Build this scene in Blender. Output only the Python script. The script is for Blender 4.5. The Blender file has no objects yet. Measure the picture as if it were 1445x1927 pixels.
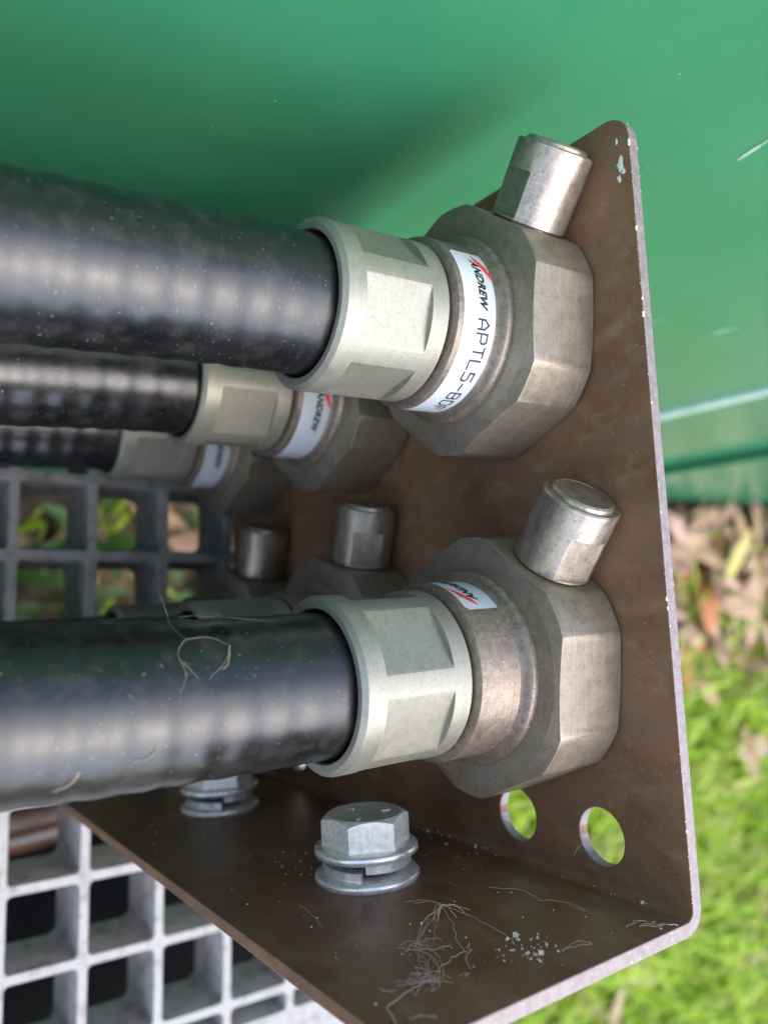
import bpy, bmesh, math, random
import numpy as np
from mathutils import Vector, Matrix, Quaternion

S = 0.001                      # geometry below is written in millimetres
rnd = random.Random(7)
C = bpy.context.scene.collection
R_ = math.radians

# ------------------------------------------------------------------ camera
cam_d = bpy.data.cameras.new('camera')
cam = bpy.data.objects.new('camera', cam_d)
C.objects.link(cam)
RIGHT = Vector((0.81774983, -0.05023032, 0.57337782))
DOWN = Vector((0.01375405, -0.99419487, -0.10671166))
FWD = Vector((0.57540945, 0.0951497, -0.81231182))
m = Matrix.Identity(4)
for i, v in enumerate((RIGHT, -DOWN, -FWD)):
    for j in range(3):
        m[j][i] = v[j]
m.translation = Vector((-135.383, 64.42, 97.72)) * S
# world x, y, z were solved as: x along the cables, y towards the cabinet, z up
cam.matrix_world = Matrix(((RIGHT[0], -DOWN[0], -FWD[0], 0), (RIGHT[1], -DOWN[1], -FWD[1], 0),
                           (RIGHT[2], -DOWN[2], -FWD[2], 0), (0, 0, 0, 1)))
cam.matrix_world.translation = Vector((-135.383, 64.42, 97.72)) * S
cam_d.sensor_width = 36
cam_d.lens = 28.42
cam_d.clip_start = 0.004
cam_d.clip_end = 300
cam_d.dof.use_dof = True
cam_d.dof.focus_distance = 0.160
cam_d.dof.aperture_fstop = 11.5
sc = bpy.context.scene
sc.camera = cam

# ------------------------------------------------------------------ light
SUN = Vector((0.20, -0.50, 0.84)).normalized()
w = bpy.data.worlds.new('World')
sc.world = w
w.use_nodes = True
nt = w.node_tree
sky = nt.nodes.new('ShaderNodeTexSky')
sky.sky_type = 'NISHITA'
sky.sun_disc = False
sky.sun_elevation = math.asin(SUN.z)
sky.sun_rotation = math.atan2(SUN.x, SUN.y)
sky.air_density = 1.0
sky.dust_density = 2.0
bg = nt.nodes['Background']
bg.inputs['Strength'].default_value = 0.15
hs = nt.nodes.new('ShaderNodeHueSaturation')      # thin overcast: a paler sky
hs.inputs['Saturation'].default_value = 0.85
nt.links.new(sky.outputs[0], hs.inputs['Color'])
nt.links.new(hs.outputs[0], bg.inputs[0])
sd = bpy.data.lights.new('sun', 'SUN')
sd.energy = 0.65
sd.angle = R_(80)
sd.color = (1.0, 0.995, 0.985)
so = bpy.data.objects.new('sun', sd)
so.rotation_euler = SUN.to_track_quat('Z', 'Y').to_euler()
C.objects.link(so)
sc.view_settings.view_transform = 'Standard'
sc.view_settings.look = 'None'
sc.view_settings.exposure = 1.98
sc.view_settings.gamma = 1

# ------------------------------------------------------------------ materials
def mat(name, base, base2=None, nscale=0.2, metal=0.0, rough=0.5, rough2=None, speck=None, speck2=None,
        bump=None, stretch=(1, 1, 1), contrast=(0.35, 0.65), spec=0.5, coat=0.0, bump2=None, streak=None):
    """noise scales are per millimetre; speck = (colour, scale, low, high)"""
    mt = bpy.data.materials.new(name)
    mt.use_nodes = True
    t = mt.node_tree
    N, L = t.nodes, t.links
    b = N['Principled BSDF']
    b.inputs['Metallic'].default_value = metal
    b.inputs['Roughness'].default_value = rough
    b.inputs['Specular IOR Level'].default_value = spec
    b.inputs['Coat Weight'].default_value = coat
    b.inputs['Coat Roughness'].default_value = 0.30
    tc = N.new('ShaderNodeTexCoord')
    mp = N.new('ShaderNodeMapping')
    mp.inputs['Scale'].default_value = [1000 * q for q in stretch]
    L.new(tc.outputs['Object'], mp.inputs[0])
    mp0 = N.new('ShaderNodeMapping')
    mp0.inputs['Scale'].default_value = (1000, 1000, 1000)
    L.new(tc.outputs['Object'], mp0.inputs[0])

    def noise(sc_, det=4, src=mp, rgh=0.6):
        n = N.new('ShaderNodeTexNoise')
        n.inputs['Scale'].default_value = sc_
        n.inputs['Detail'].default_value = det
        n.inputs['Roughness'].default_value = rgh
        L.new(src.outputs[0], n.inputs['Vector'])
        return n.outputs['Fac']

    def ramp(x, lo, hi):
        r = N.new('ShaderNodeMapRange')
        r.inputs['From Min'].default_value = lo
        r.inputs['From Max'].default_value = hi
        L.new(x, r.inputs['Value'])
        return r.outputs[0]

    def mix(f, a, bcol):
        x = N.new('ShaderNodeMix')
        x.data_type = 'RGBA'
        L.new(f, x.inputs['Factor'])
        for sock, val in ((x.inputs['A'], a), (x.inputs['B'], bcol)):
            if isinstance(val, tuple):
                sock.default_value = (*val, 1)
            else:
                L.new(val, sock)
        return x.outputs['Result']
    col = base
    f = ramp(noise(nscale), *contrast)
    if base2:
        col = mix(f, base, base2)
    if rough2 is not None:
        r = N.new('ShaderNodeMapRange')
        r.inputs['To Min'].default_value = rough
        r.inputs['To Max'].default_value = rough2
        L.new(f, r.inputs['Value'])
        L.new(r.outputs[0], b.inputs['Roughness'])
    if streak:                       # fine machining or wear lines: (colour, axis scales per mm, low, high)
        ms = N.new('ShaderNodeMapping')
        ms.inputs['Scale'].default_value = [1000 * q for q in streak[1]]
        L.new(tc.outputs['Object'], ms.inputs[0])
        col = mix(ramp(noise(1.0, 3, ms), streak[2], streak[3]), col, streak[0])
    for spk in (speck, speck2):
        if spk:
            c, s_, lo, hi = spk
            col = mix(ramp(noise(s_, 2, mp0), lo, hi), col, c)
    if isinstance(col, tuple):
        b.inputs['Base Color'].default_value = (*col, 1)
    else:
        L.new(col, b.inputs['Base Color'])
    prev = None
    for bp_ in (bump, bump2):
        if bp_:
            s_, strength, dist = bp_
            bn = N.new('ShaderNodeBump')
            bn.inputs['Strength'].default_value = strength
            bn.inputs['Distance'].default_value = dist * S
            L.new(noise(s_, 3), bn.inputs['Height'])
            if prev:
                L.new(prev, bn.inputs['Normal'])
            prev = bn.outputs[0]
    if prev:
        L.new(prev, b.inputs['Normal'])
    return mt

M = {}
M['cable'] = mat('black_jacket', (0.004, 0.0045, 0.005), (0.007, 0.0075, 0.008), 0.12, rough=0.27, rough2=0.37,
                 speck=((0.24, 0.225, 0.19), 1.8, 0.69, 0.75), speck2=((0.026, 0.023, 0.020), 0.25, 0.50, 0.80),
                 bump=(0.9, 0.06, 0.2), spec=0.6)
M['clamp'] = mat('plated_brass', (0.24, 0.228, 0.178), (0.33, 0.315, 0.258), 0.45, metal=0.55, rough=0.38, rough2=0.52,
                 speck=((0.17, 0.16, 0.125), 1.9, 0.56, 0.82), speck2=((0.42, 0.41, 0.36), 2.3, 0.62, 0.82),
                 bump=(2.0, 0.2, 0.10), contrast=(0.12, 0.88), streak=((0.24, 0.235, 0.19), (2.2, 0.10, 0.10), 0.45, 0.85))
M['body'] = mat('tarnished_body', (0.16, 0.12, 0.092), (0.30, 0.245, 0.195), 0.5, metal=0.55, rough=0.34, rough2=0.50,
                speck=((0.09, 0.065, 0.05), 1.6, 0.55, 0.80), speck2=((0.46, 0.40, 0.33), 2.0, 0.66, 0.78),
                bump=(1.8, 0.25, 0.10), contrast=(0.25, 0.75), streak=((0.15, 0.115, 0.09), (2.0, 0.08, 0.08), 0.5, 0.85))
M['nut'] = mat('tarnished_nut', (0.195, 0.157, 0.117), (0.325, 0.275, 0.215), 0.40, metal=0.65, rough=0.36, rough2=0.54,
               speck=((0.145, 0.118, 0.09), 1.7, 0.54, 0.82), speck2=((0.42, 0.38, 0.32), 2.1, 0.67, 0.80),
               bump=(1.9, 0.15, 0.10), bump2=(0.35, 0.08, 0.5), contrast=(0.10, 0.90), streak=((0.33, 0.295, 0.24), (1.7, 0.06, 0.06), 0.52, 0.82))
M['cap'] = mat('worn_cap', (0.22, 0.178, 0.138), (0.42, 0.365, 0.30), 0.42, metal=0.75, rough=0.28, rough2=0.46,
               speck=((0.12, 0.095, 0.075), 1.5, 0.56, 0.80), speck2=((0.58, 0.53, 0.46), 1.9, 0.66, 0.78), bump=(1.8, 0.2, 0.10), stretch=(1, 0.5, 1), contrast=(0.25, 0.75),
               streak=((0.45, 0.40, 0.33), (0.08, 1.6, 0.08), 0.55, 0.85))
M['dark'] = mat('dark_shank', (0.035, 0.032, 0.03), rough=0.7)  # one even dark tone for the bolt shanks
M['sticker'] = mat('white_sticker', (0.44, 0.47, 0.50), (0.49, 0.515, 0.54), 0.2, rough=0.42,
                   speck=((0.45, 0.44, 0.42), 1.8, 0.72, 0.8))
M['ink'] = mat('black_ink', (0.015, 0.015, 0.017), rough=0.5)
M['red'] = mat('red_ink', (0.75, 0.03, 0.035), rough=0.5)
M['plate'] = mat('brown_plate', (0.150, 0.076, 0.038), (0.222, 0.120, 0.063), 0.05, metal=0.1, rough=0.36, rough2=0.50, spec=0.30,
                 streak=((0.28, 0.17, 0.098), (0.16, 0.16, 0.10), 0.50, 0.85),
                 speck=((0.42, 0.37, 0.31), 1.5, 0.675, 0.74), speck2=((0.135, 0.085, 0.056), 0.10, 0.46, 0.80),
                 bump=(1.2, 0.10, 0.2), bump2=(0.1, 0.15, 1.0), contrast=(0.38, 0.66))
M['cut'] = mat('cut_edge', (0.18, 0.14, 0.13), (0.26, 0.215, 0.21), 0.5, metal=0.35, rough=0.45, rough2=0.6,
               speck=((0.24, 0.17, 0.14), 1.2, 0.60, 0.8), speck2=((0.60, 0.58, 0.57), 1.7, 0.66, 0.74),
               bump=(2.0, 0.3, 0.2))
M['zinc'] = mat('zinc_plate', (0.82, 0.79, 0.73), (0.94, 0.91, 0.85), 0.5, metal=0.65, rough=0.22, rough2=0.40,
                speck=((0.34, 0.34, 0.33), 1.4, 0.62, 0.8), bump=(2.0, 0.14, 0.12))
M['zinc_dark'] = mat('zinc_head', (0.64, 0.63, 0.55), (0.88, 0.87, 0.77), 0.9, metal=0.5, rough=0.36, rough2=0.5,
                     speck=((0.74, 0.75, 0.72), 2.2, 0.62, 0.74), bump=(2.4, 0.2, 0.12))
M['grating'] = mat('grey_plastic', (0.215, 0.208, 0.198), (0.27, 0.262, 0.25), 0.1, rough=0.42, rough2=0.6,
                   speck=((0.10, 0.085, 0.07), 0.18, 0.50, 0.80), bump=(0.8, 0.25, 0.3))
M['green'] = mat('green_paint', (0.030, 0.168, 0.084), (0.036, 0.181, 0.091), 0.02, rough=0.20, rough2=0.27, speck=((0.12, 0.30, 0.20), 0.9, 0.74, 0.80),
                 bump=(0.03, 0.05, 1.2))
M['trim'] = mat('pale_green', (0.26, 0.44, 0.36), (0.38, 0.52, 0.46), 0.1, rough=0.35)  # paler green than the panels, for the trim strip and main scratch
M['scuff'] = mat('faint_scuff', (0.13, 0.36, 0.23), (0.17, 0.40, 0.27), 0.2, rough=0.4)
M['chip'] = mat('pale_chip', (0.50, 0.58, 0.50), (0.66, 0.70, 0.62), 0.6, rough=0.7)
M['black'] = mat('shade_black', (0.003, 0.0035, 0.0035), (0.005, 0.005, 0.005), 0.05, rough=0.9, spec=0.05)  # near black, stands for the shade under the lower grating holes
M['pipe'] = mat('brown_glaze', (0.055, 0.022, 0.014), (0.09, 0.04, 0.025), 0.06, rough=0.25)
M['grit'] = mat('pale_grit', (0.64, 0.52, 0.41), (0.82, 0.70, 0.58), 0.4, rough=0.85)
M['web'] = mat('web_fibre', (0.44, 0.34, 0.27), (0.60, 0.49, 0.41), 0.3, rough=0.8)
M['root'] = mat('dry_root', (0.26, 0.19, 0.13), (0.38, 0.31, 0.23), 0.2, rough=0.8)
M['soil'] = mat('soil', (0.045, 0.030, 0.018), (0.11, 0.075, 0.045), 0.012, rough=0.95, bump=(0.05, 0.8, 8.0),
                speck=((0.20, 0.15, 0.09), 0.05, 0.58, 0.70))

def leafy(name, stops, trans=0.35, rough=0.5, vein=False):
    mt = bpy.data.materials.new(name)
    mt.use_nodes = True
    t = mt.node_tree
    N, L = t.nodes, t.links
    b = N['Principled BSDF']
    b.inputs['Roughness'].default_value = rough
    g = N.new('ShaderNodeNewGeometry')
    r = N.new('ShaderNodeValToRGB')
    e = r.color_ramp.elements
    while len(e) < len(stops):
        e.new(0.5)
    for i, (p_, c_) in enumerate(stops):
        e[i].position = p_
        e[i].color = (*c_, 1)
    L.new(g.outputs['Random Per Island'], r.inputs[0])
    tr = N.new('ShaderNodeBsdfTranslucent')
    L.new(r.outputs[0], b.inputs['Base Color'])
    L.new(r.outputs[0], tr.inputs[0])
    mx = N.new('ShaderNodeMixShader')
    mx.inputs[0].default_value = trans
    L.new(b.outputs[0], mx.inputs[1])
    L.new(tr.outputs[0], mx.inputs[2])
    L.new(mx.outputs[0], N['Material Output'].inputs[0])
    return mt
M['grass'] = leafy('grass_blade', [(0, (0.20, 0.37, 0.012)), (0.4, (0.34, 0.52, 0.02)), (0.72, (0.46, 0.60, 0.05)),
                                   (0.86, (0.50, 0.50, 0.12)), (0.93, (0.42, 0.30, 0.16)), (1, (0.30, 0.19, 0.10))], 0.4)
M['weed'] = leafy('weed_leaf', [(0, (0.025, 0.065, 0.008)), (0.6, (0.045, 0.11, 0.012)), (1, (0.08, 0.14, 0.03))], 0.35)
LEAFCOL = {'tan': ((0.26, 0.155, 0.08), (0.38, 0.25, 0.14)), 'brown': ((0.13, 0.065, 0.035), (0.23, 0.125, 0.07)),
           'pinkish': ((0.30, 0.17, 0.12), (0.42, 0.27, 0.20)), 'pale': ((0.42, 0.34, 0.22), (0.54, 0.46, 0.32)),
           'orange': ((0.36, 0.13, 0.045), (0.44, 0.18, 0.065)), 'yellow': ((0.38, 0.30, 0.06), (0.34, 0.29, 0.09))}
for k, (a_, b_) in LEAFCOL.items():
    M['leaf_' + k] = mat(k + '_leaf', a_, b_, 0.06, rough=0.6, bump=(0.12, 0.4, 1.0),
                         speck=(tuple(q * 0.5 for q in a_), 0.15, 0.60, 0.74))

# ------------------------------------------------------------------ mesh helpers
def obj(name, verts, faces, mats, parent=None, smooth=True, angle=28, bevel=0.0, seg=2, blim=14, idx=None, recalc=True):
    me = bpy.data.meshes.new(name)
    me.from_pydata([tuple(q * S for q in v) for v in verts], [], faces)
    if not isinstance(mats, (list, tuple)):
        mats = [mats]
    for q in mats:
        me.materials.append(q)
    if idx:
        me.polygons.foreach_set('material_index', idx)
    if recalc:
        bm = bmesh.new()
        bm.from_mesh(me)
        bmesh.ops.recalc_face_normals(bm, faces=bm.faces)
        bm.to_mesh(me)
        bm.free()
    me.update()
    if smooth:
        me.polygons.foreach_set('use_smooth', [True] * len(me.polygons))
        me.set_sharp_from_angle(angle=R_(angle))
    o = bpy.data.objects.new(name, me)
    C.objects.link(o)
    if parent:
        o.parent = parent
    if bevel:
        bv = o.modifiers.new('bevel', 'BEVEL')
        bv.width = bevel * S
        bv.segments = seg
        bv.limit_method = 'ANGLE'
        bv.angle_limit = R_(blim)
        bv.harden_normals = False
    return o

def thing(name, label, cat, loc=(0, 0, 0), group=None):
    o = bpy.data.objects.new(name, None)
    o.empty_display_size = 0.01
    o.location = Vector(loc) * S
    C.objects.link(o)
    return tag(o, label, cat, group)

def tag(o, label=None, cat=None, group=None, kind=None):
    for k, v in (('label', label), ('category', cat), ('group', group), ('kind', kind)):
        if v:
            o[k] = v
    return o

def polar(rows, ths, close_first=False, close_last=False, axis='x', centre=(0, 0)):
    """rows: [(pos along axis, r or r(theta))] -> verts, faces (theta from +y towards +z about x; from +x towards +z about y)"""
    n = len(ths)
    V, F = [], []
    for x, r in rows:
        for t in ths:
            rr = r(t) if callable(r) else r
            xx = x(t) if callable(x) else x
            if axis == 'x':
                V.append((xx, rr * math.cos(t), rr * math.sin(t)))
            else:
                V.append((rr * math.cos(t), xx, rr * math.sin(t)))
    for k in range(len(rows) - 1):
        for i in range(n):
            j = (i + 1) % n
            F.append((k * n + i, k * n + j, (k + 1) * n + j, (k + 1) * n + i))
    if close_first:
        F.append(tuple(range(n)))
    if close_last:
        F.append(tuple((len(rows) - 1) * n + i for i in range(n)))
    return V, F

def circ_ths(n):
    return [2 * math.pi * i / n for i in range(n)]

def sector_ths(count, half, nf, nl):
    """angles with exact breaks at +-half around each of count flats"""
    out = []
    per = 2 * math.pi / count
    for k in range(count):
        c = k * per
        for i in range(nf):
            out.append(c - half + 2 * half * i / nf)
        rest = per - 2 * half
        for i in range(nl):
            out.append(c + half + rest * i / nl)
    return out

def flat_r(count, half, R):
    per = 2 * math.pi / count
    a = R * math.cos(half)

    def f(t):
        u = (t + per / 2) % per - per / 2
        return min(R, a / math.cos(u)) if abs(u) <= half + 1e-9 else R
    return f

def tube(path, rad, n=8, jitter=0.0, closed_ends=True):
    V, F = [], []
    prev = None
    P = [Vector(q) for q in path]
    for i, q in enumerate(P):
        d = (P[min(i + 1, len(P) - 1)] - P[max(i - 1, 0)]).normalized()
        if prev is None:
            up = Vector((0, 1, 0)) if abs(d.y) < 0.9 else Vector((1, 0, 0))
        else:
            up = prev
        s = d.cross(up).normalized()
        u = s.cross(d).normalized()
        prev = u
        r = rad(i) if callable(rad) else rad
        for k in range(n):
            a = 2 * math.pi * k / n
            V.append(tuple(q + (u * math.cos(a) + s * math.sin(a)) * r))
    for i in range(len(P) - 1):
        for k in range(n):
            j = (k + 1) % n
            F.append((i * n + k, i * n + j, (i + 1) * n + j, (i + 1) * n + k))
    if closed_ends:
        F.append(tuple(range(n)))
        F.append(tuple((len(P) - 1) * n + k for k in range(n)))
    return V, F

def join(parts):
    V, F = [], []
    for v, f in parts:
        o = len(V)
        V += v
        F += [tuple(q + o for q in g) for g in f]
    return V, F

def box(x0, x1, y0, y1, z0, z1):
    V = [(x, y, z) for x in (x0, x1) for y in (y0, y1) for z in (z0, z1)]
    return V, [(0, 1, 3, 2), (4, 6, 7, 5), (0, 4, 5, 1), (2, 3, 7, 6), (0, 2, 6, 4), (1, 5, 7, 3)]

def baked(o):
    """apply the modifiers of o by evaluation"""
    dg = bpy.context.evaluated_depsgraph_get()
    me = bpy.data.meshes.new_from_object(o.evaluated_get(dg))
    o.modifiers.clear()
    o.data = me
    return o

# ------------------------------------------------------------------ setting: ground, lawn
GZ = -720.0
g = 40
gv, gf = [], []
xs = np.concatenate([[-60000, -12000, -3000], np.linspace(-900, 2100, 61), [4000, 12000, 60000]])
ys = np.concatenate([[-60000, -12000, -3000], np.linspace(-1400, 260, 41), [3000, 12000, 60000]])
rs = np.random.RandomState(3)
hgt = rs.uniform(-9, 9, (len(xs), len(ys)))
for i, x in enumerate(xs):
    for j, y in enumerate(ys):
        gv.append((x, y, GZ + hgt[i, j]))
for i in range(len(xs) - 1):
    for j in range(len(ys) - 1):
        a = i * len(ys) + j
        gf.append((a, a + len(ys), a + len(ys) + 1, a + 1))
ground = obj('ground', gv, gf, M['soil'], angle=180)
tag(ground, kind='structure')

def blades(n, xr, yr, hmin, hmax, wmin, wmax, seed, keep=None):
    r = np.random.RandomState(seed)
    x = r.uniform(*xr, n)
    y = r.uniform(*yr, n)
    if keep is not None:
        k = keep(x, y, r)
        x, y = x[k], y[k]
        n = len(x)
    h = r.uniform(hmin, hmax, n)
    wd = r.uniform(wmin, wmax, n)
    a = r.uniform(0, 2 * np.pi, n)
    lean = r.uniform(0.15, 1.15, n) * h
    dx, dy = np.cos(a), np.sin(a)
    z0 = np.full(n, GZ - 8)
    V = np.zeros((n, 7, 3))
    for k, (s, ww) in enumerate(((0, 0.7), (0.4, 1.0), (0.75, 0.75))):
        px = x + dx * lean * s ** 2
        py = y + dy * lean * s ** 2
        pz = z0 + h * (s - 0.25 * s * s)
        V[:, 2 * k, 0] = px - dy * wd * ww / 2
        V[:, 2 * k, 1] = py + dx * wd * ww / 2
        V[:, 2 * k, 2] = pz
        V[:, 2 * k + 1, 0] = px + dy * wd * ww / 2
        V[:, 2 * k + 1, 1] = py - dx * wd * ww / 2
        V[:, 2 * k + 1, 2] = pz
    V[:, 6, 0] = x + dx * lean
    V[:, 6, 1] = y + dy * lean
    V[:, 6, 2] = z0 + h * 0.75
    base = np.arange(n)[:, None] * 7
    quads = np.concatenate([base + np.array([[0, 1, 3, 2]]), base + np.array([[2, 3, 5, 4]])])
    tris = base + np.array([[4, 5, 6]])
    me = bpy.data.meshes.new('grass')
    nv, nq, ntri = n * 7, len(quads), len(tris)
    me.vertices.add(nv)
    me.vertices.foreach_set('co', (V.reshape(-1) * S).astype(np.float32))
    me.loops.add(nq * 4 + ntri * 3)
    me.loops.foreach_set('vertex_index', np.concatenate([quads.reshape(-1), tris.reshape(-1)]).astype(np.int32))
    me.polygons.add(nq + ntri)
    me.polygons.foreach_set('loop_start', np.concatenate([np.arange(nq) * 4, nq * 4 + np.arange(ntri) * 3]).astype(np.int32))
    me.update(calc_edges=True)
    me.validate()
    me.materials.append(M['grass'])
    o = bpy.data.objects.new('grass', me)
    C.objects.link(o)
    return o
def lawn_keep(x, y, r):
    thin = np.clip((y - (-150)) / 200, 0, 1) * 0.88          # thinner towards the cabinet, where leaves lie
    under = np.where((x < 380) & (y > 0), 0.90, np.where(x < 60, 0.65, 0.0))                   # sparse below the grating
    clump = 0.5 * (np.sin(x / 47.0 + 1.3 * np.sin(y / 61.0)) * np.sin(y / 39.0 + x / 83.0) > 0.45)
    return (r.uniform(0, 1, len(x)) > np.maximum(thin, under) + clump) & (y < 168)
tag(blades(36000, (-300, 1750), (-1000, 170), 30, 130, 2.8, 8.0, 11, lawn_keep), 'bright green lawn grass growing around the cabinet', 'grass', kind='stuff')

# ------------------------------------------------------------------ green cabinet
CY = 175.0
cab = thing('metal_cabinet', 'large glossy green painted metal cabinet standing behind the brown bracket', 'cabinet', (0, CY, GZ))
def cab_box(x0, x1, y0, y1, z0, z1):
    return box(x0, x1, y0, y1, z0 - GZ, z1 - GZ)
H1 = 110.0
obj('side_panel', *cab_box(-1500, 335, 0, 800, GZ - 20, H1), M['green'], cab, bevel=4, smooth=False)
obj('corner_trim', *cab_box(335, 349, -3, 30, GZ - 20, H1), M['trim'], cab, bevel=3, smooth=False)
obj('door_panel', *join([cab_box(349, 520, 0.5, 800, GZ - 20, H1), cab_box(520, 648, 12, 800, GZ - 20, H1),
                         cab_box(648, 668, 1, 800, GZ - 20, H1), cab_box(668, 2300, 9, 800, GZ - 20, H1)]), M['green'], cab, bevel=2.5, smooth=False)
def scratch(x, z, L_, wd, ang):
    n = 9
    V, F = [], []
    for i in range(n):
        t = i / (n - 1)
        ww = wd * (0.35 + 0.65 * math.sin(math.pi * min(1, t * 1.1 + 0.05))) * rnd.uniform(0.75, 1.15)
        cx = x + (t - 0.5) * L_ * math.cos(ang)
        cz = z + (t - 0.5) * L_ * math.sin(ang)
        for s in (-1, 1):
            V.append((cx - s * ww / 2 * math.sin(ang), -0.25, cz + s * ww / 2 * math.cos(ang) - GZ))
    for i in range(n - 1):
        F.append((2 * i, 2 * i + 1, 2 * i + 3, 2 * i + 2))
    return V, F
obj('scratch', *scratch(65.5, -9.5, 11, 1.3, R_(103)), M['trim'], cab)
for x, z, L_, wd, an in ((-52, -54, 0.9, 0.5, 20), (205, -105, 12, 4, 80), (160, -125, 34, 4, 78), (-60, -70, 0.5, 0.35, 60), (30, -44, 0.6, 0.4, 10), (20, 0, 0.7, 0.4, 100), (48, -30, 1.4, 0.3, 70)):
    obj('scratch', *scratch(x, z, L_, wd, R_(an)), M['scuff'], cab)

# ------------------------------------------------------------------ plastic grating
GT = -198.3
def grating():
    P = 26.2
    hole = 21.6
    rotd = R_(2.2)
    K = 4
    def loop(cx, cy, hx, hy, r, z):
        out = []
        for (sx, sy, a0) in ((1, 1, 0), (-1, 1, 90), (-1, -1, 180), (1, -1, 270)):
            for i in range(K + 1):
                a = R_(a0 + 90 * i / K)
                out.append((cx + sx * (hx - r) + r * math.cos(a), cy + sy * (hy - r) + r * math.sin(a), z))
        return out
    V, F = [], []
    x_nodes = [-58.3 + P * k for k in range(-16, 5)]
    rows = [(-94, -84.2), (-84.2, -55.6), (-55.6, -28.2)]
    y = -28.2
    while y < 150:
        rows.append((y, y + 27.5))
        y += 27.5
    n = 4 * (K + 1)
    for (y0, y1) in rows:
        for x0 in x_nodes:
            x1 = x0 + P
            cx, cy = (x0 + x1) / 2, (y0 + y1) / 2
            ox, oy = (x1 - x0) / 2, (y1 - y0) / 2
            b = 1.75
            L0 = loop(cx, cy, ox, oy, 0.001, 0)
            L1 = loop(cx, cy, ox - b + 0.35, oy - b + 0.35, 1.7, 0)
            L2 = loop(cx, cy, ox - b, oy - b, 1.7, -0.5)
            L3 = loop(cx, cy, ox - b - 0.5, oy - b - 0.5, 2.4, -15)
            L4 = loop(cx, cy, ox - b - 1.9, oy - b - 1.9, 3.0, -19.5)
            L5 = loop(cx, cy, ox - b - 2.1, oy - b - 2.1, 3.0, -22)
            L6 = loop(cx, cy, ox, oy, 0.001, -22)
            o = len(V)
            for Lp in (L0, L1, L2, L3, L4, L5, L6):
                V += Lp
            for k in range(6):
                for i in range(n):
                    j = (i + 1) % n
                    F.append((o + k * n + i, o + k * n + j, o + (k + 1) * n + j, o + (k + 1) * n + i))
    xl, xr = x_nodes[0], x_nodes[-1] + P
    for bx in (box(xl, xr, -190, -94, -22, 0), box(xl - 30, xl, -190, y, -22, 0), box(xl, xr, y, y + 8, -22, 0)):
        v, f = bx
        o = len(V)
        V += v
        F += [tuple(q + o for q in h) for h in f]
    c, s = math.cos(rotd), math.sin(rotd)
    cy0 = -28.2
    V = [(c * (px + 58.3) + s * (py - cy0) - 58.3, -s * (px + 58.3) + c * (py - cy0) + cy0, pz) for px, py, pz in V]
    return V, F
gV, gF = grating()
gr = obj('plastic_grating', gV, gF, M['grating'], angle=35, bevel=0)
gr.location.z = GT * S
tag(gr, 'grey plastic grating panel with square holes under the brown bracket', 'grating')

# ------------------------------------------------------------------ bracket
HH, PW, TH, BL = 160.3, 67.0, 2.6, 198.0
def bracket():
    prof = [(-PW, 0), (-2.0, 0)]
    for i in range(1, 6):
        a = R_(90 * i / 5)
        prof.append((-2.0 + 2.0 * math.sin(a), 2.0 - 2.0 * math.cos(a)))
    prof += [(0, HH), (TH, HH), (TH, 2.0)]
    ro = 4.6
    for i in range(1, 8):
        a = R_(90 * i / 7)
        prof.append((TH - ro + ro * math.cos(a), 2.0 - ro * math.sin(a)))
    prof.append((-PW, -TH))
    n = len(prof)
    V = [(x, y, 0) for x, y in prof] + [(x, y, -BL) for x, y in prof]
    F = [tuple(range(n)), tuple(range(2 * n - 1, n - 1, -1))]
    for i in range(n):
        j = (i + 1) % n
        F.append((i, j, n + j, n + i))
    return V, F
br = obj('angle_bracket', *bracket(), [M['plate'], M['cut']], smooth=False)
tag(br, 'dark brown steel angle bracket holding the six cable connectors', 'bracket')
cutters = []
for hy, hz in ((10.7, -20.9), (10.6, -45.6), (10.6, -151.5)):
    v, f = polar([(-20, 5.9), (20, 5.9)], circ_ths(40), True, True)
    cutters.append(([(x, y + hy, z + hz) for x, y, z in v], f))
rc = 6.0
poly = [(HH + 2, 2), (HH + 2, -rc), (HH, -rc)]
for i in range(1, 9):
    a = R_(90 * i / 9)
    poly.append((HH - rc + rc * math.cos(a), -rc + rc * math.sin(a)))
poly += [(HH - rc, 0), (HH - rc, 2)]
n = len(poly)
cutters.append(([(-20, y, z) for y, z in poly] + [(20, y, z) for y, z in poly],
                [tuple(range(n)), tuple(range(2 * n - 1, n - 1, -1))] + [(i, (i + 1) % n, n + (i + 1) % n, n + i) for i in range(n)]))
cut_o = obj('cutter', *join(cutters), M['cut'], smooth=False)
bo = br.modifiers.new('cut', 'BOOLEAN')
bo.operation = 'DIFFERENCE'
bo.object = cut_o
bo.solver = 'EXACT'
baked(br)
bpy.data.objects.remove(cut_o)
me = br.data
me.materials.clear()
me.materials.append(M['plate'])
me.materials.append(M['cut'])
for p_ in me.polygons:
    nn, cc = p_.normal, p_.center / S
    hole = abs(nn.x) < 0.3 and cc.y < 18 and cc.y > 3.5 and 0 < cc.x < TH and not nn.z > 0.99
    p_.material_index = 1 if (nn.z > 0.3 and cc.z > -rc - 1) or hole else 0
bv = br.modifiers.new('bevel', 'BEVEL')
bv.width = 0.22 * S
bv.segments = 2
bv.limit_method = 'ANGLE'
bv.angle_limit = R_(40)
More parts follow.
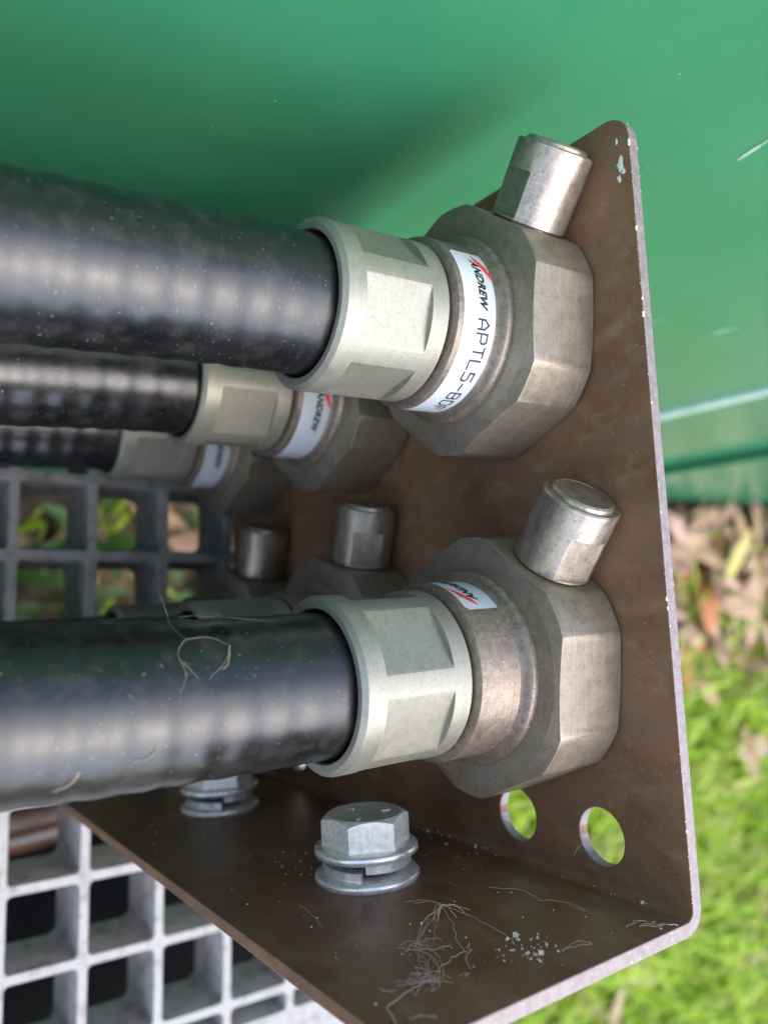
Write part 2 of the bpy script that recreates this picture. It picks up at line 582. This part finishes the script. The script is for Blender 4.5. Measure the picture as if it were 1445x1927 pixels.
# flaked pale patches and specks near the top corner of the plate
def blotch(cy, cz, ry, rz, n=14, x=-0.10):
    V = [(x - 0.18, cy, cz)]
    for i in range(n):
        a = 2 * math.pi * i / n
        k = rnd.uniform(0.55, 1.2)
        V.append((x, cy + ry * k * math.cos(a), cz + rz * k * math.sin(a)))
    return V, [(0, 1 + i, 1 + (i + 1) % n) for i in range(n)]
pf = join([blotch(149.2, -2.6, 2.0, 0.95), blotch(146.6, -3.1, 0.9, 0.5), blotch(154.6, -3.0, 1.0, 0.3), blotch(147.7, -2.0, 0.8, 0.5)])
obj('paint_flake', *pf, M['chip'], br, angle=180)
cl = []
mids = [rnd.uniform(6, 156) for _ in range(16)] + [152, 150, 146, 121, 110]
for k in range(120):
    y = min(157, max(3, rnd.gauss(rnd.choice(mids), 3.5)))
    x = rnd.choice([-0.02, -0.02, TH - 0.05])
    s = min(0.17, 0.03 * math.exp(rnd.gauss(0, 0.75)))
    c_ = Vector((x + rnd.uniform(-.1, .1), y, -0.05 + rnd.uniform(-.1, .1)))
    v, f = box(-s, s, -s * rnd.uniform(1, 4), s * rnd.uniform(1, 4), -s, s)
    cl.append(([tuple(Vector(q) + c_) for q in v], f))
eb = obj('edge_burr', *join(cl), M['grit'], br, smooth=False)
eb['kind'] = 'stuff'

# ------------------------------------------------------------------ connectors
RCL, RRING = 17.04, 18.41
HALF_F = R_(23)
clamp_r = flat_r(6, HALF_F, RCL)
NUT_R, NUT_HALF = 28.1, math.acos(26.3 / 28.1)
nut_r = flat_r(6, NUT_HALF, NUT_R)

def make_clamp(parent):
    ths = sector_ths(6, HALF_F, 14, 4)
    rows = [(-46, 13.0), (-46, 14.55), (-56.6, 14.55), (-56.9, 14.8), (-56.9, 16.0), (-56.05, RCL), (-52.05, RCL), (-52.0, clamp_r),
            (-36.5, clamp_r), (-36.45, RCL), (-32.4, RCL), (-31.9, 16.5), (-31.9, 14.5)]
    return obj('clamp_nut', *polar(rows, ths), M['clamp'], parent, bevel=0.08, seg=2, blim=18)

def make_ring(parent):
    rows = [(-31.95, 15.6), (-31.3, 15.6), (-31.3, 17.7), (-30.9, 18.35), (-30.2, RRING), (-21.3, RRING), (-20.9, 18.6), (-20.5, 19.25), (-20.25, 19.95),
            (-19.9, 20.6), (-19.5, 20.85), (-18.3, 20.95)]
    return obj('body_ring', *polar(rows, circ_ths(120)), M['body'], parent, angle=40)

def make_nut(parent):
    ths = sector_ths(6, NUT_HALF, 12, 6)
    k = 0.28
    rows = [(-18.6, 16.0), (-18.6, 25.15), (lambda t: -18.6 + (nut_r(t) - 25.15) * k, nut_r),
            (lambda t: -0.25 - (nut_r(t) - 26.0) * 0.3, nut_r), (-0.25, 26.0), (-0.1, 24.0)]
    return obj('hex_nut', *polar(rows, ths, False, True), M['nut'], parent, bevel=0.08, seg=2, blim=15)

def make_cap(parent):
    half = R_(30)
    ths = sector_ths(2, half, 12, 24)
    rc_ = flat_r(2, half, 8.35)
    rows = [(25.9, 7.0), (26.5, 7.0), (26.5, 7.9), (26.8, 8.35), (27.15, 8.35), (27.2, rc_), (36.6, rc_), (36.65, 8.35), (42.4, 8.35), (42.75, 8.05),
            (42.75, 7.1), (42.6, 7.0), (42.7, 6.9), (43.35, 6.75), (43.75, 6.3), (43.8, 6.0), (43.7, 5.9), (43.7, 5.0)]
    return obj('side_cap', *polar(rows, ths, False, True, axis='y'), M['cap'], parent, bevel=0.1, seg=2, blim=24)

def arc_strip(u0, u1, v0, v1, r, corner=0.9, n=60):
    """label sheet wrapped round the ring; u degrees, v mm along x, rounded corners"""
    V, F = [], []
    k = math.radians(1) * r
    for i in range(n + 1):
        t = i / n
        u = u0 + (u1 - u0) * t
        d = min(u - u0, u1 - u) * k
        ins = 0
        if d < corner:
            ins = corner - math.sqrt(max(0, corner * corner - (corner - d) ** 2))
        a = R_(u)
        for v in (v0 + ins, v1 - ins):
            V.append((v, r * math.cos(a), r * math.sin(a)))
    for i in range(n):
        F.append((2 * i, 2 * i + 1, 2 * i + 3, 2 * i + 2))
    return V, F

def wrap(pts, r):
    out = []
    for u, v in pts:
        a = R_(u)
        out.append((v, r * math.cos(a), r * math.sin(a)))
    return out

DEG = math.degrees(1 / RRING)          # degrees per mm round the ring
def stroke_text(text, u0, v0, height, width, gap, sw):
    """single-stroke block letters; returns list of quads in (deg, mm)"""
    G = {'A': [[(0, 0), (0, .62), (.5, 1), (1, .62), (1, 0)], [(0, .34), (1, .34)]],
         'P': [[(0, 0), (0, 1), (.8, 1), (1, .84), (1, .58), (.8, .44), (0, .44)]],
         'T': [[(0, 1), (1, 1)], [(.5, 1), (.5, 0)]],
         'L': [[(0, 1), (0, 0), (1, 0)]],
         '5': [[(1, 1), (0, 1), (0, .58), (.78, .58), (1, .44), (1, .14), (.8, 0), (0, 0)]],
         '-': [[(.05, .46), (.95, .46)]],
         'B': [[(0, 0), (0, 1), (.8, 1), (.97, .88), (.97, .64), (.8, .53), (0, .53)], [(.8, .53), (1, .42), (1, .12), (.8, 0), (0, 0)]],
         'D': [[(0, 0), (0, 1), (.7, 1), (1, .78), (1, .22), (.7, 0), (0, 0)]],
         'F': [[(0, 0), (0, 1), (1, 1)], [(0, .53), (.8, .53)]]}
    quads = []
    x = u0
    for ch in text:
        for line in G[ch]:
            for (a, b), (c, d) in zip(line[:-1], line[1:]):
                p0 = Vector((a * width, b * height))
                p1 = Vector((c * width, d * height))
                dd = (p1 - p0).normalized()
                nn = Vector((-dd.y, dd.x)) * sw / 2
                e = dd * sw * 0.45
                p0, p1 = p0 - e, p1 + e
                quads.append([(x + q.x * DEG, v0 + q.y) for q in (p0 - nn, p1 - nn, p1 + nn, p0 + nn)])
        x += (width + gap) * DEG
    return quads

def font_text(text, shear, offset):
    cu = bpy.data.curves.new('lettering_source', 'FONT')
    cu.body = text
    cu.shear = shear
    cu.offset = offset
    cu.space_character = 1.08
    cu.resolution_u = 3
    o = bpy.data.objects.new('lettering_source', cu)
    C.objects.link(o)
    dg = bpy.context.evaluated_depsgraph_get()
    me = bpy.data.meshes.new_from_object(o.evaluated_get(dg))
    bpy.data.objects.remove(o)
    V = np.array([v.co[:2] for v in me.vertices])
    F = [tuple(p.vertices) for p in me.polygons]
    V -= V.min(0)
    return V, F
BRAND_V, BRAND_F = font_text('ANDREW', 0.32, 0.05)

def make_label(parent):
    r = RRING + 0.05
    lb = obj('sticker', *arc_strip(0, 158, -4.55, 4.5, r), M['sticker'], parent, angle=180)
    sx = 38.0 / BRAND_V[:, 0].max()
    sy = 2.15 / BRAND_V[:, 1].max()
    V = wrap([(7.9 + x * sx, -0.45 + y * sy) for x, y in BRAND_V], r + 0.05)
    F = list(BRAND_F)
    for q in stroke_text('APTL5-BDF', 51.4, -0.62, 2.85, 1.95, 0.88, 0.42):
        o = len(V)
        V += wrap(q, r + 0.05)
        F.append((o, o + 1, o + 2, o + 3))
    obj('lettering', V, F, M['ink'], lb, smooth=False)
    fl = [[(3.0, 0.7), (9.5, 1.1), (16.5, 2.9), (9.0, 2.6)], [(7.0, 1.5), (14.5, 2.0), (20.0, 3.6), (13.0, 3.5)], [(12.5, 2.3), (17.0, 2.5), (25.5, 4.2), (17.0, 3.8)]]
    V, F = [], []
    for k, q in enumerate(fl):                      # split across the curve so that it hugs the ring
        for i in range(10):
            a, b = i / 10, (i + 1) / 10
            m_ = 0.5
            def side(t, c):
                if t < m_:
                    u = t / m_
                    return (q[0][0] + (c[0] - q[0][0]) * u, q[0][1] + (c[1] - q[0][1]) * u)
                u = (t - m_) / (1 - m_)
                return (c[0] + (q[2][0] - c[0]) * u, c[1] + (q[2][1] - c[1]) * u)
            o = len(V)
            V += wrap([side(a, q[1]), side(b, q[1]), side(b, q[3]), side(a, q[3])], r + 0.05 + 0.003 * k)
            F.append((o, o + 1, o + 2, o + 3))
    obj('logo', V, F, M['red'], lb, smooth=False)
    return lb

def make_thread(parent):
    V = []
    rows = [(2.65, 14.0)]
    x = 3.2
    while x < 24:
        rows += [(x, 14.6), (x + 0.5, 15.3), (x + 1.0, 14.6)]
        x += 1.2
    rows += [(24.6, 14.0)]
    return obj('rear_socket', *polar(rows, circ_ths(48), True, True), M['nut'], parent)

YT, YB = 121.79, 46.86
ZS = (-38.47, -103.2, -168.0)
SPECS = [  # y, z, clamp phase, nut phase, cap turn, label start, label flipped, label text
    (YT, ZS[0], 47.0, 37.0, -184, 50.3, False, 'large connector at the top near edge of the bracket with a white model sticker'),
    (YT, ZS[1], 8.0, 33.0, -90, 91.5, False, 'connector between two others in the upper row, its sticker half covered'),
    (YT, ZS[2], 12.0, 35.0, -100, 92.5, False, 'smallest looking connector at the far end of the upper row'),
    (YB, ZS[0], -0.5, 37.0, -101, 46.5, True, 'large connector in the lower row nearest the near cut edge, bare grey ring showing'),
    (YB, ZS[1], 20.0, 17.0, -116, -15.0, True, 'lower row connector with an upright bright cap, directly behind the big lower one'),
    (YB, ZS[2], 10.0, 19.0, -60, -15.0, True, 'farthest connector of the lower row, only its blurred dark cap showing'),
]
proto = None
def brand_mesh():
    r = RRING + 0.10
    V = wrap([(7.9 + x * 38.0 / BRAND_V[:, 0].max(), -0.45 + y * 2.15 / BRAND_V[:, 1].max()) for x, y in BRAND_V], r)
    me = bpy.data.meshes.new('lettering')
    me.from_pydata([tuple(q * S for q in v) for v in V], [], BRAND_F)
    me.materials.append(M['ink'])
    return me
brand_only = brand_mesh()
conns = []
def place(root, parts, spec):
    y, z, cp, npz, ct, ls, flip, lab = spec
    root.location = Vector((0, y, z)) * S
    root['label'] = lab
    parts['clamp_nut'].rotation_euler = (R_(cp), 0, 0)
    parts['hex_nut'].rotation_euler = (R_(npz), 0, 0)
    parts['side_cap'].rotation_mode = 'QUATERNION'
    parts['side_cap'].location = Vector((-7.53, 0, 0)) * S
    parts['side_cap'].rotation_quaternion = Quaternion((1, 0, 0), R_(npz)) @ Quaternion((0, 1, 0), R_(ct))
    lb = parts['sticker']
    lb.rotation_mode = 'QUATERNION'
    lb.location = Vector((-25.1, 0, 0)) * S
    q = Quaternion((1, 0, 0), R_(ls))
    if flip:
        q = q @ Quaternion((0, 1, 0), math.pi)
    lb.rotation_quaternion = q
for i, spec in enumerate(SPECS):
    if i == 0:
        root = thing('cable_connector', spec[-1], 'connector', group='cable connectors on the bracket')
        parts = {'clamp_nut': make_clamp(root), 'body_ring': make_ring(root), 'hex_nut': make_nut(root), 'side_cap': make_cap(root), 'sticker': make_label(root)}
        proto = (root, parts)
    else:
        root = proto[0].copy()
        C.objects.link(root)
        parts = {}
        for k, q in proto[1].items():
            c = q.copy()
            C.objects.link(c)
            c.parent = root
            parts[k] = c
            for sub in q.children:
                d = sub.copy()
                C.objects.link(d)
                d.parent = c
                if i in (1, 2) and sub.name.startswith('lettering'):
                    d.data = brand_only
    place(root, parts, spec)
    conns.append(root)

# ------------------------------------------------------------------ cables
def cable(y, z, bend, zb, seed, label, amp=0.11):
    r = random.Random(seed)
    ph = r.uniform(0, 6.28)
    path, rad = [], []
    x = -46.2
    while x > -900:
        d = min(0, x + 58)
        d2 = d if d > -90 else -90 + (d + 90)
        if d > -90:
            dy = bend * (d / 52.0) ** 2
        else:
            dy = bend * ((90 / 52.0) ** 2 + 2 * 90 / 52.0 / 52.0 * (-d - 90))
        dz = zb * (d / 100.0) ** 2 if d > -240 else zb * (5.76 + 4.8 * (-d - 240) / 100)
        path.append((x, dy, dz))
        fade = min(1.0, max(0.0, (-x - 60) / 10.0))
        rad.append(13.82 + amp * fade * math.cos(2 * math.pi * x / 6.9 + ph) + 0.03 * math.sin(x * 0.19 + ph))
        x -= 0.75 if x > -175 else 6
    V, F = tube(path, lambda i: rad[i], 64)
    o = obj('coaxial_cable', V, F, M['cable'], angle=60)
    o.location = Vector((0, y, z)) * S
    return tag(o, label, 'cable', 'black cables running to the connectors')
cable(YT, ZS[0], -1.0, 0.6, 1, 'thick black cable in the upper row nearest the green cabinet, widest in view')
cable(YT, ZS[1], -1.7, 0.0, 2, 'black cable partly hidden under the thick upper one, second of the upper row')
cable(YT, ZS[2], -0.7, 0.0, 3, 'thinnest looking black cable just above the grating holes')
cable(YB, ZS[0], 1.3, 0.6, 4, 'thick black cable in the lower row with a dry rootlet stuck on it', 0.11)
cable(YB, ZS[1], 0.0, 0.0, 5, 'black cable hidden behind the thick lower one, a sliver of its top showing')
cable(YB, ZS[2], 0.0, 0.0, 6, 'black cable of the far lower connector, lowest and mostly out of sight')

# ------------------------------------------------------------------ bolts
def hex_head(parent, ph, y0, y1, af):
    Rr = af / 2 / math.cos(R_(30))
    hr = flat_r(6, R_(29.99), Rr)
    ths = sector_ths(6, R_(29.99), 12, 1)
    ci = af / 2 * 0.965
    rows = [(y0, af / 2 - 0.3), (y0, hr), (lambda t: y1 - (hr(t) - ci) * 0.62, hr), (y1, ci), (y1 - 0.0, ci - 1.2), (y1 - 0.25, ci - 1.9)]
    o = obj('bolt_head', *polar(rows, ths, True, True, axis='y'), M['zinc_dark'], parent, bevel=0.12, blim=22)
    return o
def washer(name, parent, y0, y1, ro, ri):
    return obj(name, *polar([(y0, ri), (y0 + 0.0, ro - 0.3), (y0 + 0.4, ro), (y1 - 0.45, ro), (y1, ro - 0.45), (y1, ri)], circ_ths(72), axis='y'), M['zinc'], parent, angle=50)
def spring(parent, y0, th, pitch, ro, ri, ang0):
    V, F = [], []
    n = 70
    for i in range(n + 1):
        t = i / n
        a = ang0 - R_(3) - (2 * math.pi - R_(6)) * t
        y = y0 + pitch * (1 - t)
        for rr, yy in ((ri, y), (ro - .15, y), (ro, y + .15), (ro, y + th - .15), (ro - .15, y + th), (ri, y + th)):
            V.append((rr * math.cos(a), yy, rr * math.sin(a)))
    for i in range(n):
        for k in range(6):
            j = (k + 1) % 6
            F.append((6 * i + k, 6 * i + j, 6 * i + 6 + j, 6 * i + 6 + k))
    F += [tuple(range(6)), tuple(6 * n + k for k in range(6))]
    return obj('spring_washer', V, F, M['zinc'], parent, angle=40)
def bolt(z, ph, gap, label):
    t = thing('hex_bolt', label, 'bolt', (-32, 0, z), 'bolts through the bracket flange')
    washer('flat_washer', t, 0.02, 1.8, 11.8, 5.6)
    spring(t, 1.85, 2.0, 1.75, 10.0, 6.6, R_(gap))
    washer('flat_washer', t, 5.75, 7.6, 11.7, 5.6)
    h = hex_head(t, ph, 7.62, 14.3, 17.4)
    h.rotation_euler = (0, -R_(ph), 0)
    for a in (25, 150, 268):          # raised marks struck on the head
        c, s_ = math.cos(R_(a)), math.sin(R_(a))
        v, f = polar([(13.9, 0.75), (14.25, 0.7), (14.35, 0.45)], circ_ths(8), False, True, axis='y')
        obj('grade_mark', [(5.0 * c + (x * 1.7) * c - z * s_ * 0.7, y, 5.0 * s_ + (x * 1.7) * s_ + z * c * 0.7) for x, y, z in v], f, M['zinc_dark'], h)
    sh = obj('shank', *polar([(-14, 4.9), (8.7, 4.9)], circ_ths(32), True, True, axis='y'), M['dark'], t)
    return t
b1 = bolt(-61.8, 115, 128, 'zinc plated hex bolt in clear view on the flange, white grit beside its washers')
b2 = bolt(-143.4, 112, 108, 'blurred zinc plated hex bolt half hidden under the thick lower cable')

# ------------------------------------------------------------------ things under the grating
tr_v, tr_f = box(-420, 150, -420, -15, GZ - 4, -335)  # added black box, paints the shade below the lower grating
shade_box = obj('under_shade', tr_v, tr_f, M['black'], bevel=6, smooth=False)
tag(shade_box, 'black box added for the shade under the lower grating holes', 'shade box')
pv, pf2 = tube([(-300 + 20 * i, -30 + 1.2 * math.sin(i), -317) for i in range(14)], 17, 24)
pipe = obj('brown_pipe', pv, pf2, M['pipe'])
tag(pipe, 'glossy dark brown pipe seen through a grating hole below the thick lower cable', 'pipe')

# ------------------------------------------------------------------ leaves and weeds
def leaf_mesh(name, L_, W_, curl, fold, seed):
    r = random.Random(seed)
    n, mcr = 10, 3
    V, F = [], []
    for i in range(n + 1):
        t = i / n
        ww = W_ * (math.sin(math.pi * t ** 0.85) ** 0.8) * (1 + r.uniform(-.06, .06)) + 0.4
        for j in range(-mcr, mcr + 1):
            s = j / mcr
            V.append(((t - 0.5) * L_, s * ww / 2, curl * (2 * t - 1) ** 2 + fold * abs(s) * ww / 2 + r.uniform(-.6, .6)))
    k = 2 * mcr + 1
    for i in range(n):
        for j in range(k - 1):
            F.append((i * k + j, i * k + j + 1, (i + 1) * k + j + 1, (i + 1) * k + j))
    st = tube([(-0.5 * L_ - 12 + 3 * q, 0.5 * math.sin(q), curl) for q in range(5)], 0.9, 5)
    return join([(V, F), st])
leaf_data = {}
def leaf(kind, var, loc, rot, scale, label, group='fallen leaves on the ground'):
    key = (kind, var)
    if key not in leaf_data:
        rr = random.Random(hash(var) % 97 + var)
        v, f = leaf_mesh('dry_leaf', rr.uniform(58, 92), rr.uniform(20, 32), rr.uniform(-8, 10), rr.uniform(-.15, .45), var)
        o = obj('dry_leaf', v, f, M['leaf_' + kind], angle=70)
        sm = o.modifiers.new('thickness', 'SOLIDIFY')
        sm.thickness = 0.5 * S
        leaf_data[key] = o
    else:
        o = leaf_data[key].copy()
        C.objects.link(o)
    o.location = Vector(loc) * S
    o.rotation_euler = rot
    o.scale = (scale,) * 3
    return tag(o, label, 'leaf', group)
KW = {'tan': 'tan', 'brown': 'brown', 'pinkish': 'pinkish brown', 'pale': 'pale cream', 'orange': 'orange brown', 'yellow': 'yellow'}
lr = random.Random(21)
for i in range(290):                       # drift of leaves along the foot of the cabinet
    k = lr.choice(['tan', 'tan', 'brown', 'pinkish', 'brown', 'orange', 'tan', 'pinkish', 'brown'])
    x = lr.uniform(640, 1560)
    y = 158 - abs(lr.gauss(0, 1)) * 150
    leaf(k, lr.randint(0, 2), (x, min(y, 152), GZ + 26 + lr.uniform(0, 48)), (lr.uniform(-.5, .5), lr.uniform(-.4, .4), lr.uniform(0, 6.28)), lr.uniform(.8, 1.35),
         KW[k] + ' dead leaf in the drift at the foot of the cabinet', 'leaves drifted against the cabinet')
leaf('yellow', 3, (1075, 92, GZ + 84), (0.2, -.2, 1.0), 1.2, 'yellow green leaf lying on the brown leaf drift', 'leaves drifted against the cabinet')
leaf('orange', 4, (1290, 98, GZ + 84), (0.1, -.3, 1.2), 1.3, 'bright orange brown leaf beside the yellow one in the drift', 'leaves drifted against the cabinet')
leaf('pinkish', 5, (730, -505, GZ + 62), (0.2, .1, 0.9), 1.1, 'pinkish brown leaf lying alone in the grass below the bracket corner', 'leaves lying in the lawn')
leaf('pale', 6, (640, -565, GZ + 62), (0.2, .2, 0.6), 1.0, 'pale cream leaf lying in the grass under the near cut edge', 'leaves lying in the lawn')
leaf('pinkish', 7, (1180, -70, GZ + 70), (-.2, .1, 2.2), 1.5, 'large pinkish leaf lying in the grass just below the leaf drift', 'leaves lying in the lawn')
for i in range(26):
    k = lr.choice(['tan', 'brown', 'pinkish', 'pale'])
    leaf(k, lr.randint(0, 2), (lr.uniform(420, 1600), lr.uniform(-800, 20), GZ + lr.uniform(14, 44)), (lr.uniform(-.4, .4), lr.uniform(-.3, .3), lr.uniform(0, 6.28)), lr.uniform(.6, 1.1),
         KW[k] + ' dead leaf half sunk in the lawn', 'leaves lying in the lawn')
for i in range(34):
    k = lr.choice(['brown', 'brown', 'brown', 'tan'])
    leaf(k, lr.randint(0, 2), (lr.uniform(-60, 330), lr.uniform(40, 165), GZ + lr.uniform(8, 30)), (lr.uniform(-.3, .3), lr.uniform(-.3, .3), lr.uniform(0, 6.28)), lr.uniform(.7, 1.15),
         KW[k] + ' dead leaf on the soil beneath the upper grating holes', 'leaves under the grating')

def weed(x, y, h, seed, label):
    r = random.Random(seed)
    parts = []
    for k in range(r.randint(7, 11)):
        a = r.uniform(0, 6.28)
        L_ = r.uniform(28, 58)
        v, f = leaf_mesh('l', L_, r.uniform(9, 17), -5, 0.25, r.randint(0, 999))
        el = r.uniform(-0.1, 0.7)
        mt = Matrix.Translation(Vector((0, 0, h * r.uniform(0.35, 1.0)))) @ Matrix.Rotation(a, 4, 'Z') @ Matrix.Rotation(-el, 4, 'Y') @ Matrix.Translation(Vector((L_ * .5 + 12, 0, 0)))
        parts.append(([tuple(mt @ Vector(q)) for q in v], f))
    t = thing('leafy_weed', label, 'weed', (x, y, GZ - 4), 'weeds growing under the grating')
    obj('foliage', *join(parts), M['weed'], t, angle=80)
    obj('stem', *tube([(0, 0, 0), (1, 1, h * .5), (0, 2, h)], 1.6, 6), M['weed'], t)
weed(60, 128, 130, 1, 'green broad leaved weed seen through the first clear upper grating hole')
weed(205, 118, 240, 2, 'bright green weed behind the last grating hole before the bracket')
weed(40, 70, 110, 3, 'green weed under the grating hole row just above the lower cable')
weed(150, 66, 150, 4, 'pale green bushy weed under the second grating hole of the lower visible row')
weed(-20, 95, 100, 5, 'small green weed under the grating holes at the cable side')

# ------------------------------------------------------------------ grit, webs, rootlet
gl = []
gr_ = random.Random(5)
def crumb(x, z, s, y=0.0):
    v, f = box(-1, 1, -1, 1, -1, 1)
    q = Quaternion((gr_.gauss(0, 1), gr_.gauss(0, 1), gr_.gauss(0, 1), gr_.gauss(0, 1))).normalized()
    k = Vector((gr_.uniform(.5, 1.2), gr_.uniform(.4, .9), gr_.uniform(.5, 1.3)))
    gl.append(([tuple(q @ Vector((a * k.x * s, b * k.y * s, c * k.z * s)) + Vector((x, y + s * .4, z))) for a, b, c in v], f))
for i in range(85):
    crumb(gr_.gauss(-31.5, 3.4), gr_.gauss(-12.0, 2.6), min(0.5, 0.075 * math.exp(gr_.gauss(0, 0.85))))
for i in range(60):                         # left of the front bolt
    crumb(gr_.gauss(-38, 4.5), gr_.gauss(-83, 10), min(.42, .09 * math.exp(gr_.gauss(0, .7))))
for i in range(90):                         # along the bend
    crumb(-abs(gr_.gauss(0.4, 0.8)) - 0.4, gr_.uniform(-150, -2) if i % 2 else gr_.gauss(-82, 16), min(.42, .09 * math.exp(gr_.gauss(0, .7))), 0.3)
for i in range(170):
    crumb(gr_.uniform(-64, -3), gr_.uniform(-180, -1), gr_.uniform(.04, .13) * (1 + (gr_.random() < .12)))
gl = [q for q in gl if all(p[2] < -0.3 and -66 < p[0] < 0.2 for p in q[0]) and not any(math.hypot(q[0][0][0] + 32, q[0][0][2] - zb) < 12.3 for zb in (-61.8, -143.4))]
grit = obj('grit', *join(gl), M['grit'], smooth=False)
tag(grit, 'pale grit and crumbs scattered over the brown bracket flange', 'grit', kind='stuff')

def fibre(p0, p1, wig, n, r, rr, lift=0.6):
    P = []
    a, b = Vector(p0), Vector(p1)
    off = Vector((0, 0, 0))
    for i in range(n + 1):
        t = i / n
        off += Vector((rr.gauss(0, wig * .8), 0, rr.gauss(0, wig * .8)))
        q = a.lerp(b, t) + off * math.sin(math.pi * min(1, t * .9 + .05))
        q.y = max(0.12, a.y + (b.y - a.y) * t + lift * math.sin(math.pi * t) + rr.gauss(0, .08))
        P.append(tuple(q))
    return tube(P, r, 5)
wr = random.Random(9)
A = (-33.5, 2.2, -32.9)
B_ = (-45.5, .4, -24.5)
D_ = (-52.3, .3, -14.2)
fs = []
for i in range(4):
    fs.append(fibre(A, (B_[0] + wr.gauss(0, 1.6), .4, B_[2] + wr.gauss(0, 1.6)), .35, 12, wr.uniform(.025, .05), wr, 1.0))
for i in range(11):
    fs.append(fibre((B_[0] + wr.gauss(0, 2), .3, B_[2] + wr.gauss(0, 2)), (B_[0] + wr.gauss(0, 2.4), .3, B_[2] + wr.gauss(0, 2.2)), .5, 10, wr.uniform(.022, .045), wr))
for i in range(8):
    fs.append(fibre((B_[0] + wr.gauss(0, 1.5), .4, B_[2] + wr.gauss(0, 1.5)), (D_[0] + wr.gauss(0, 1.5), .3, D_[2] + wr.gauss(0, 1.5)), .4, 12, wr.uniform(.025, .05), wr))
for i in range(18):
    fs.append(fibre((D_[0] + wr.gauss(0, 2.4), .3, D_[2] + wr.gauss(0, 2)), (D_[0] + wr.gauss(0, 2.6), .3, D_[2] + wr.gauss(0, 2)), .55, 10, wr.uniform(.022, .048), wr))
fs.append(fibre(D_, (-62.9, .2, -6.9), .5, 22, .075, wr))
fs.append(fibre((-61.5, .2, -7), (-58, .2, -5), .4, 14, .055, wr))
fs.append(fibre(A, (-40.5, .3, -18), .3, 16, .06, wr))
fs.append(fibre((-40.5, .3, -18), (-51, .3, -14.5), .35, 20, .06, wr))
fs.append(fibre((-38, .3, -20), (-44.6, .3, -12.2), .35, 20, .06, wr))
fs.append(fibre(A, (-35.2, .2, -43.6), .3, 10, .06, wr))
fs.append(fibre(A, (-31, .2, -16), .2, 14, .05, wr))
for i in range(9):
    fs.append(fibre(A, (A[0] + wr.gauss(0, 3), .2, A[2] + wr.gauss(0, 3.5)), .25, 8, .06, wr))
web = obj('cobweb', *join(fs), M['web'], angle=80)
tag(web, 'tangled grey cobweb and root fibres stuck on the flange near its cut edge', 'cobweb')
fs = []
for (a, b, n, r) in (((-17.0, .2, -38), (-14.5, .2, -26), 14, .07), ((-14.5, .2, -26), (-12, .2, -17), 12, .06), ((-10, .2, -4.5), (-5.5, .3, -1.6), 12, .08), ((-12, .3, -6), (-7, .3, -5), 10, .07),
                     ((-28, .2, -7), (-22, .2, -4.6), 10, .07), ((-52, .1, -57), (-55, .1, -45), 8, .06), ((-2, 6, -27), (-.3, 11, -22), 8, .06)):
    for k in range(2):
        fs.append(fibre(a, (b[0] + wr.gauss(0, .6), b[1], b[2] + wr.gauss(0, .6)), .3, n, r * .5, wr))
tag(obj('loose_fibre', *join(fs), M['web'], angle=80), 'thin loose fibres lying on the flange along the bend', 'fibres', kind='stuff')

def on_cable(x, ang, lift=0.15, y=YB, z=ZS[0]):
    d = min(0, x + 58)
    rr = 13.9 + lift
    return (x, y + 1.3 * (d / 52) ** 2 + rr * math.cos(R_(ang)), z + rr * math.sin(R_(ang)))
rr_ = random.Random(4)
def track(pts, r, y=YB):
    Q = [pts[0]] + list(pts) + [pts[-1]]
    P = []
    for a, b, c, d in zip(Q, Q[1:], Q[2:], Q[3:]):
        for i in range(8):
            t = i / 8
            v = [0.5 * (2 * b[k] + (c[k] - a[k]) * t + (2 * a[k] - 5 * b[k] + 4 * c[k] - d[k]) * t * t + (3 * b[k] - a[k] - 3 * c[k] + d[k]) * t ** 3) for k in range(3)]
            P.append(on_cable(v[0] + rr_.gauss(0, .05), v[1] + rr_.gauss(0, .2), max(.03, v[2])))
    n = len(P)
    return tube(P, lambda i: r * (1.25 - 0.8 * i / n), 6)
rt = [track([(-85.5, -12, 5), (-86, 5, .5), (-87, 25, .2), (-86, 40, .1)], .04), track([(-86, 40, .1), (-88, 52, .1), (-87.6, 68, .1), (-89, 80, .05)], .045),
      track([(-86, 40, .1), (-82, 40, .3), (-79, 48, .15)], .035), track([(-79, 48, .15), (-80.5, 60, .1), (-84, 72, .05)], .05),
      track([(-79, 48, .2), (-80.2, 62, .2), (-81.5, 66, .1)], .085), track([(-87.6, 58, .1), (-85.5, 72, .1)], .04),
      track([(-92.0, 108, .1), (-93.5, 118, .15), (-96, 120, .1)], .075), track([(-103.5, 122, .1), (-104.5, 132, .15), (-107, 138, .1)], .1),
      track([(-75, 10, .1), (-72, 18, .1), (-69, 22, .1)], .03), track([(-84, 4, .3), (-81, 0, .5), (-78, 6, .2), (-75, -2, .6)], .03)]
tag(obj('dry_rootlet', *join(rt), M['root'], angle=80), 'thin tan dry rootlet clinging to the thick lower cable', 'rootlet')
